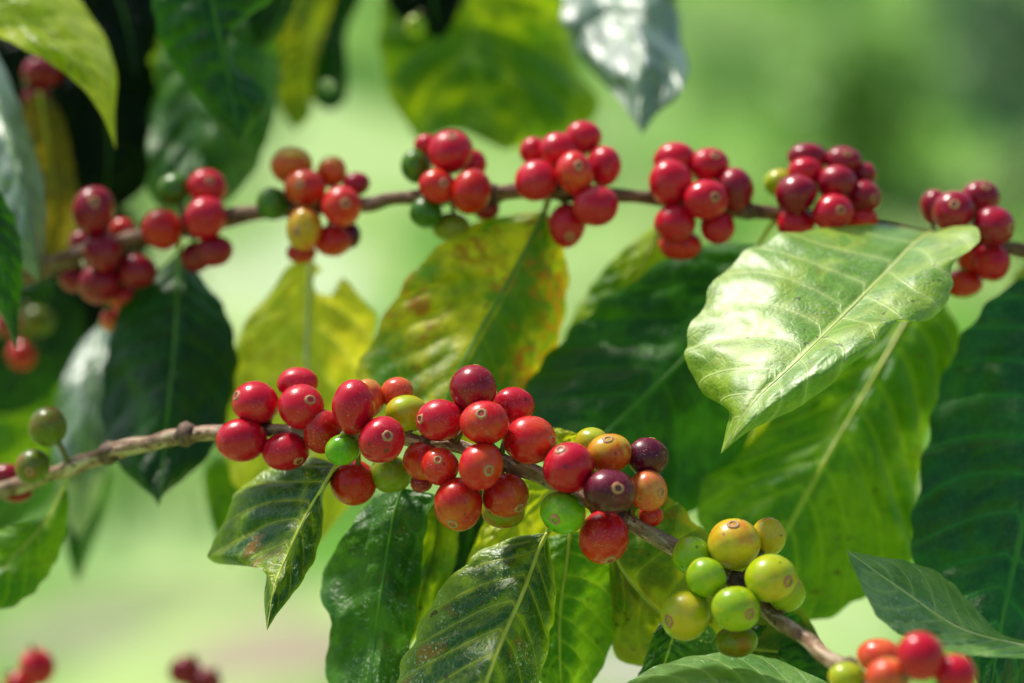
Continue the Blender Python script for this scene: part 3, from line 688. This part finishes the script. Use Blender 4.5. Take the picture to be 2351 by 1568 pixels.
# left side
leaf('olive green leaf with yellow rim curling at the lower left edge',
     [(150, 1115), (110, 1190), (50, 1260), (-20, 1320), (-120, 1380)],
     [(120, 1160), (70, 1198), (0, 1216), (-80, 1250)], [(158, 1150), (150, 1230), (118, 1310), (60, 1375), (-10, 1405), (-80, 1410)],
     (.885, .86), .01, .005, M_mid, MID_Y, (150, 1085, .865), .003)
leaf('blurred pale leaf hanging between left edge and the large dark leaf',
     [(235, 740), (215, 860), (195, 1000), (180, 1240)], [(180, 800), (135, 900), (125, 1020), (140, 1150)], [(262, 780), (262, 900), (255, 1030), (225, 1150)],
     (1.0, .96, .99), .01, .01, M_gloss, MID_G, None, .004)
leaf('blurred dark leaf hanging below the front branch left end',
     [(200, 1060), (195, 1150), (180, 1250), (178, 1340)], [(150, 1100), (145, 1180), (155, 1270)], [(250, 1080), (245, 1150), (215, 1250)], (1.04, 1.04), 0, .01, M_grey, MID_G, None)
leaf('blurred green leaf low on the left below the yellow leaf',
     [(500, 1050), (505, 1130), (530, 1300)], [(470, 1080), (475, 1160), (500, 1240)], [(560, 1080), (560, 1170), (545, 1250)], (.97, .97), 0, .01, M_mid, MID_G, None)
leaf('blurred dark green leaf in the shade at the far left, above front branch',
     [(120, 640), (80, 740), (20, 860), (-40, 960)], [(40, 660), (-20, 760), (-60, 860)], [(190, 700), (180, 820), (90, 930)], (1.04, 1.04), 0, .01, M_dark, MID_G, None, .004)
leaf('blurred green leaf at left edge behind the olive cherries',
     [(20, 840), (50, 930), (60, 1020), (40, 1100)], [(-60, 880), (-50, 1000), (-10, 1080)], [(110, 860), (130, 960), (100, 1060)], (1.08, 1.08), 0, .01, M_mid, MID_G, None, .004)
leaf('blurred dark leaf behind first clump of back branch',
     [(100, 440), (180, 560), (240, 660), (280, 790)], [(30, 560), (80, 680), (190, 770)], [(290, 480), (340, 600), (330, 700)], (1.05, 1.05), 0, .01, M_shade, MID_G, None, .004)  # backing leaf added for darkness, its shade is in the colour
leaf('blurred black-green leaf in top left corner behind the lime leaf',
     [(60, 60), (80, 180), (90, 300), (80, 420)], [(-60, 120), (-60, 250), (0, 370)], [(200, 90), (210, 200), (170, 330)], (1.04, 1.04), 0, .01, M_shade, MID_G, None, .004)  # another added backing leaf, coloured as dark as the shade behind the foliage

# ------------------------------------------------------------------ setting
def hill(x, y):
    t = min(max((y - 8) / 12, 0), 1); t = t * t * (3 - 2 * t)
    h = t * (y - 8) * .20 if y < 120 else .20 * 112
    return h + .06 * noise.noise(Vector((x * .5, y * .5, 0))) + (.8 * noise.noise(Vector((x * .05, y * .05, 3))) * t)
def hit(px, py):
    dv = (P(px, py, 1) - CAMP).normalized(); s = 3.0
    while s < 60:
        p = CAMP + dv * s
        if p.z < hill(p.x, p.y): return p
        s += .03
    return p
ys = [-30, -10, 0, 2, 3] + [3.5 + i * .35 for i in range(50)] + [22, 24, 27, 31, 36, 42, 50, 60, 75, 95, 120, 160, 220, 320, 500, 900]
xs = sorted(set([s * v for s in (-1, 1) for v in ([i * .35 for i in range(24)] + [9, 10, 12, 15, 20, 28, 40, 60, 90, 150, 260, 500])]))
V = [(x, y, hill(x, y)) for y in ys for x in xs]; nx = len(xs)
F = [(j * nx + i, j * nx + i + 1, (j + 1) * nx + i + 1, (j + 1) * nx + i) for j in range(len(ys) - 1) for i in range(nx - 1)]
q = N('grassy_ground'); tc = q.n('ShaderNodeTexCoord'); vec = tc.outputs['Object']; sp = q.n('ShaderNodeSeparateXYZ'); q.L(vec, sp.inputs[0])
mp = q.n('ShaderNodeMapping'); q.L(vec, mp.inputs[0]); mp.inputs['Scale'].default_value = (1, .3, 1)
n1 = q.noise(1.6, mp.outputs[0], 3, .55); n2 = q.noise(2.4, mp.outputs[0], 2, .5)
far = q.mix(q.mr(n1, .44, .56), (.04, .14, .012), (.22, .41, .07))
mid = q.mix(q.mr(n2, .44, .56), (.11, .29, .03), (.42, .57, .20))
ymix = q.mr(q.math('ADD', sp.outputs[1], q.math('MULTIPLY', q.math('SUBTRACT', n1, .5), 6.0)), 9.0, 15.0)
g = q.mix(ymix, mid, far)
for (px, py, rx, ry, c, amt) in [  # pale patches put sunlit clearings into the ground colour; brown ones are soil
   (760, 360, 300, 130, (.46, .62, .26), .8), (600, 640, 280, 110, (.56, .68, .40), .85), (1400, 640, 220, 110, (.42, .58, .22), .7), (1120, 400, 180, 80, (.40, .57, .20), .55),
   (1450, 300, 170, 80, (.33, .50, .17), .6), (1850, 330, 420, 70, (.17, .40, .05), .6), (1950, 130, 330, 80, (.08, .20, .03), .75), (2200, 280, 220, 60, (.07, .22, .025), .75), (2060, 310, 110, 45, (.26, .50, .07), .75), (1640, 60, 200, 70, (.17, .28, .09), .65), (2320, 150, 180, 280, (.012, .06, .022), .9),
   (330, 1230, 260, 80, (.32, .46, .19), .7), (420, 1380, 380, 60, (.26, .30, .15), .75), (560, 1500, 300, 90, (.40, .31, .24), .9), (170, 1470, 240, 70, (.30, .32, .19), .8), (1440, 1540, 140, 60, (.48, .44, .38), .8), (1950, 1430, 130, 80, (.38, .52, .22), .7)]:
    h0 = hit(px, py); ha = hit(px, py - ry); hb = hit(px, py + ry)
    rxw = rx * K * (h0 - CAMP).dot(FWD); yc = (ha.y + hb.y) / 2; ryw = max((ha.y - hb.y) / 2, .15)
    ex = q.math('DIVIDE', q.math('SUBTRACT', sp.outputs[0], h0.x), rxw); ey = q.math('DIVIDE', q.math('SUBTRACT', sp.outputs[1], yc), ryw)
    dd = q.math('SQRT', q.math('ADD', q.math('MULTIPLY', ex, ex), q.math('MULTIPLY', ey, ey)))
    dd = q.math('ADD', dd, q.math('MULTIPLY', q.math('SUBTRACT', n2, .5), 2.4))
    g = q.mix(q.math('MULTIPLY', q.mr(dd, .7, 1.1, 1, 0), amt), g, c)
g = q.mix(q.math('MULTIPLY', q.mr(q.noise(14, vec, 3), .35, .65), .2), g, (.12, .22, .04))
pr = q.n('ShaderNodeBsdfPrincipled'); q.L(g, pr.inputs['Base Color']); pr.inputs['Roughness'].default_value = .9; pr.inputs['Specular IOR Level'].default_value = .1
q.L(q.bump(q.noise(30, vec, 3), .5, .02), pr.inputs['Normal']); q.L(pr.outputs[0], q.out.inputs[0])
o = mesh_obj('ground', V, F, q.m); o['kind'] = 'structure'; o['label'] = 'blurred grassy slope with bare soil patches behind the coffee plant'; o['category'] = 'ground'
GR = simple('grass_blade', (.08, .23, .02), (.40, .55, .15), 1.5, .6)
V = []; F = []
for i in range(4200):
    y = 5.4 + random.random() ** 1.3 * 13; x = random.uniform(-.35, .35) * y
    if noise.noise(Vector((x * .9, y * .4, 7))) < .08 + (.3 if y < 6.0 else 0): continue
    z = hill(x, y)
    for b in range(3):
        a = random.uniform(0, 6.28); h = random.uniform(.05, .13); w_ = .006; lx, ly = math.cos(a) * h * .5, math.sin(a) * h * .5
        k0 = len(V); px_, py_ = -math.sin(a) * w_, math.cos(a) * w_
        V += [(x - px_, y - py_, z - .01), (x + px_, y + py_, z - .01), (x + lx * .4 + px_ * .8, y + ly * .4 + py_ * .8, z + h * .7), (x + lx * .4 - px_ * .8, y + ly * .4 - py_ * .8, z + h * .7), (x + lx, y + ly, z + h)]
        F += [(k0, k0 + 1, k0 + 2, k0 + 3), (k0 + 3, k0 + 2, k0 + 4)]
o = mesh_obj('grass', V, F, GR, smooth=False); o['kind'] = 'stuff'; o['label'] = 'loose tufts of short grass on the slope behind'; o['category'] = 'grass'
SH = simple('shrub_leaf', (.008, .045, .012), (.035, .12, .022), 3, .5)
SHL = simple('shrub_leaf_light', (.12, .30, .03), (.26, .48, .06), 3, .5)
def shrub(x, y, h, w_, mat, label):
    z0 = hill(x, y); t = thing('shrub', label, 'shrub', (x, y, z0), 'shrubs on the slope behind')
    V, F, U = tube([Vector((0, 0, -.1)), Vector((.03, 0, h * .4)), Vector((-.04, .02, h * .85))], [.05, .035, .012], 8); mesh_obj('trunk', V, F, BARK, t, U)
    V = []; F = []; U = []
    cl = [(random.uniform(-.8, .8) * w_, random.uniform(-.8, .8) * w_, h * random.uniform(.15, .95)) for _ in range(26)]
    for i in range(1600):
        c = random.choice(cl); r_ = w_ * .34
        p = Vector(c) + Vector((random.gauss(0, r_ * .6), random.gauss(0, r_ * .6), random.gauss(0, r_ * .55)))
        if p.z < .02: continue
        a = Vector((random.uniform(-1, 1), random.uniform(-1, 1), random.uniform(-.9, .3))).normalized(); b = a.cross(Vector((random.uniform(-1, 1), random.uniform(-1, 1), 1))).normalized()
        L_ = random.uniform(.07, .13); k0 = len(V)
        V += [p, p + a * L_ * .5 + b * L_ * .22, p + a * L_, p + a * L_ * .5 - b * L_ * .22]; U += [(0, .5), (.5, 1), (1, .5), (.5, 0)]
        F.append((k0, k0 + 1, k0 + 2, k0 + 3))
    mesh_obj('crown', V, F, mat, t, U, False)
shrub(2.55, 11.0, 2.0, .50, SH, 'dark blurred shrub at the upper right edge')
shrub(1.75, 12.5, .8, .5, SHL, 'lighter blurred shrub left of the dark upper right shrub')
shrub(-1.75, 9.0, 1.5, .55, SH, 'dark blurred shrub behind the leaves at upper left')

# ------------------------------------------------------------------ light
W = bpy.data.worlds.new('World'); S.world = W; W.use_nodes = True; nt = W.node_tree
sky = nt.nodes.new('ShaderNodeTexSky'); sky.sky_type = 'NISHITA'; sky.sun_disc = False
EL, AZ = math.radians(60), math.radians(-50)   # azimuth from +Y: the sun stands high, behind the plant and to the left
sky.sun_elevation = EL; sky.sun_rotation = AZ; sky.air_density = 1.0; sky.dust_density = 2.6; sky.ozone_density = 1.0
nt.links.new(sky.outputs[0], nt.nodes['Background'].inputs[0]); nt.nodes['Background'].inputs[1].default_value = .14
sl = bpy.data.lights.new('sun', 'SUN'); sl.energy = 4.4; sl.angle = math.radians(7); sl.color = (1, .96, .88)
so = bpy.data.objects.new('sun', sl); col.objects.link(so)
dirv = Vector((math.sin(AZ) * math.cos(EL), math.cos(AZ) * math.cos(EL), math.sin(EL)))
so.rotation_euler = dirv.to_track_quat('Z', 'Y').to_euler(); so.location = (0, 0, 5)
S.view_settings.view_transform = 'Standard'; S.view_settings.look = 'None'; S.view_settings.exposure = 0
